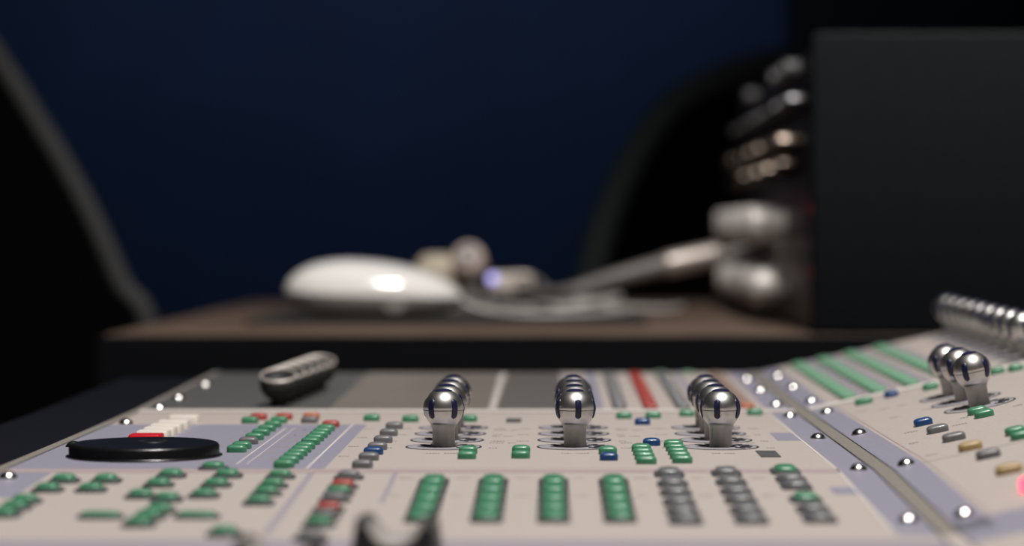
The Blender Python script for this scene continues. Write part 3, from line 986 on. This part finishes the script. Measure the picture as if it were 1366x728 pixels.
lin = lambda a, b, n: [a + (b - a) * k / (n - 1) for k in range(n)]
z0 = DZ + 0.0006
u1 = unit(z0, z0 + 0.044, 'rack_brown', 'lowest audio unit in the charcoal cabinet, with big silver knobs near the desk top',
          [(z0 + 0.0232, 0.0125, 0.024, 'rack_silver', lin(1.745, 2.105, 6))])
u2 = unit(z0 + 0.0445, z0 + 0.0885, 'rack_purple', 'second audio unit up in the cabinet, row of bright silver knobs above the metal plug',
          [(z0 + 0.0665, 0.0128, 0.026, 'rack_silver', lin(1.755, 2.095, 6))])
u3 = unit(z0 + 0.089, z0 + 0.133, 'rack_face', 'third audio unit up in the cabinet, with dull bronze knobs',
          [(z0 + 0.118, 0.0070, 0.018, 'rack_bronze', lin(1.640, 2.08, 6)), (z0 + 0.103, 0.0060, 0.016, 'rack_bronze', lin(1.66, 2.09, 5))])
u4 = unit(z0 + 0.1335, z0 + 0.1748, 'rack_face', 'topmost audio unit in the cabinet, with small silver knobs and grey keys',
          [(z0 + 0.143, 0.0050, 0.014, 'rack_small', lin(1.600, 2.08, 10)), (z0 + 0.165, 0.0062, 0.012, 'rack_key', (1.63, 1.68, 1.74, 1.96))])
for z, y in ((z0 + 0.075, 1.575), (z0 + 0.036, 1.572)):
    link('light', MB().lathe([(0.0022, 0), (0.0022, 0.0012), (0.0003, 0.002)], 14).mesh('light', 'rack_led_red'), Matrix.Translation((UX, y, z)) @ LEFT, u2 if z > z0 + 0.05 else u1, 'small red light')

# ------------------------------------------------------------------ two chairs beyond the desk


def chair(name, label, outline, Y, edge_mat, edge_r, dirx, seat_c, group=None):
    """outline: (X, z) points of the backrest's visible edge from low to high; dirx: side the back lies on"""
    t = thing(name, label, 'chair', (seat_c, Y + 0.02, FLOOR))
    mir = 2 * seat_c
    edge = curve_pts([(x, Y, z) for x, z in outline], 8)
    other = [Vector((mir - p.x, Y, p.z)) for p in edge][::-1]
    loop = edge + other
    rings = []
    for dy, s in ((0.0, 0.97), (0.012, 1.0), (0.05, 1.0), (0.062, 0.97)):
        cz = sum(p.z for p in loop) / len(loop)
        rings.append([(seat_c + (p.x - seat_c) * s, Y + dy, cz + (p.z - cz) * s) for p in loop])
    link('backrest', MB().loft(rings).mesh('backrest', 'chair_black', angle=50), None, t)
    pts = [Vector((p.x, Y + 0.004, p.z)) for p in loop]
    link('piping', MB().tube(pts, edge_r, 10).mesh('piping', edge_mat), None, t, 'rounded grey edge')
    lowz = min(p.z for p in loop)
    link('seat', MB().loft([[(seat_c + x, Y - 0.20 + y, z) for x, y, z in rrect(0.46, 0.44, 0.08, zz)] for zz in (FLOOR + 0.40, FLOOR + 0.42, FLOOR + 0.47, FLOOR + 0.48)]).mesh('seat', 'chair_black'), None, t)
    link('back_post', MB().box(seat_c - 0.03, seat_c + 0.03, Y + 0.05, Y + 0.07, FLOOR + 0.41, lowz + 0.15).mesh('back_post', 'black_matt', smooth=False), None, t)
    link('column', MB().lathe([(0.03, FLOOR + 0.07), (0.03, FLOOR + 0.25), (0.022, FLOOR + 0.25), (0.022, FLOOR + 0.40)], 16).mesh('column', 'black_matt'), Matrix.Translation((seat_c, Y - 0.20, 0)), t)
    for k in range(5):
        T = Matrix.Translation((seat_c, Y - 0.20, FLOOR)) @ Matrix.Rotation(R(72 * k + 20), 4, 'Z')
        link('leg', MB().loft([[(0.02, -0.02, 0.06), (0.02, 0.02, 0.06), (0.02, 0.02, 0.09), (0.02, -0.02, 0.09)],
                               [(0.27, -0.013, 0.045), (0.27, 0.013, 0.045), (0.27, 0.013, 0.065), (0.27, -0.013, 0.065)]]).mesh('leg', 'black_matt', smooth=False), T, t)
        link('caster', MB().lathe([(0.018, -0.011), (0.022, -0.009), (0.022, 0.009), (0.018, 0.011)], 16).mesh('caster', 'black_matt'),
             T @ Matrix.Translation((0.265, 0, 0.0221)) @ Matrix.Rotation(R(90), 4, 'X'), t)
    return t


YC = 2.0
o1 = [(at(178, 415, YC).x - 0.02, -0.17), (at(186, 440, YC).x + 0.006, at(186, 455, YC).z)] + [(at(x, y, YC).x, at(x, y, YC).z) for x, y in ((160, 378), (128, 305), (92, 235), (50, 165), (6, 95))] + [(-0.47, 0.255), (-0.53, 0.285)]
chair('studio_chair', 'black chair with a grey curved edge at the left of the desk', o1, YC, 'chair_edge', 0.0085, -1, -0.62)
YC2 = 2.48
o2 = [(at(790, 470, YC2).x + 0.02, -0.17), (at(782, 420, YC2).x, at(782, 430, YC2).z)] + [(at(x, y, YC2).x, at(x, y, YC2).z) for x, y in ((789, 370), (803, 310), (826, 250), (858, 190), (900, 140), (945, 112))] + [(0.20, 0.238), (0.24, 0.243)]
chair('studio_chair', 'black round-backed chair in the dark behind the silver rack knobs', o2, YC2, 'chair_edge_dim', 0.015, 1, 0.30)
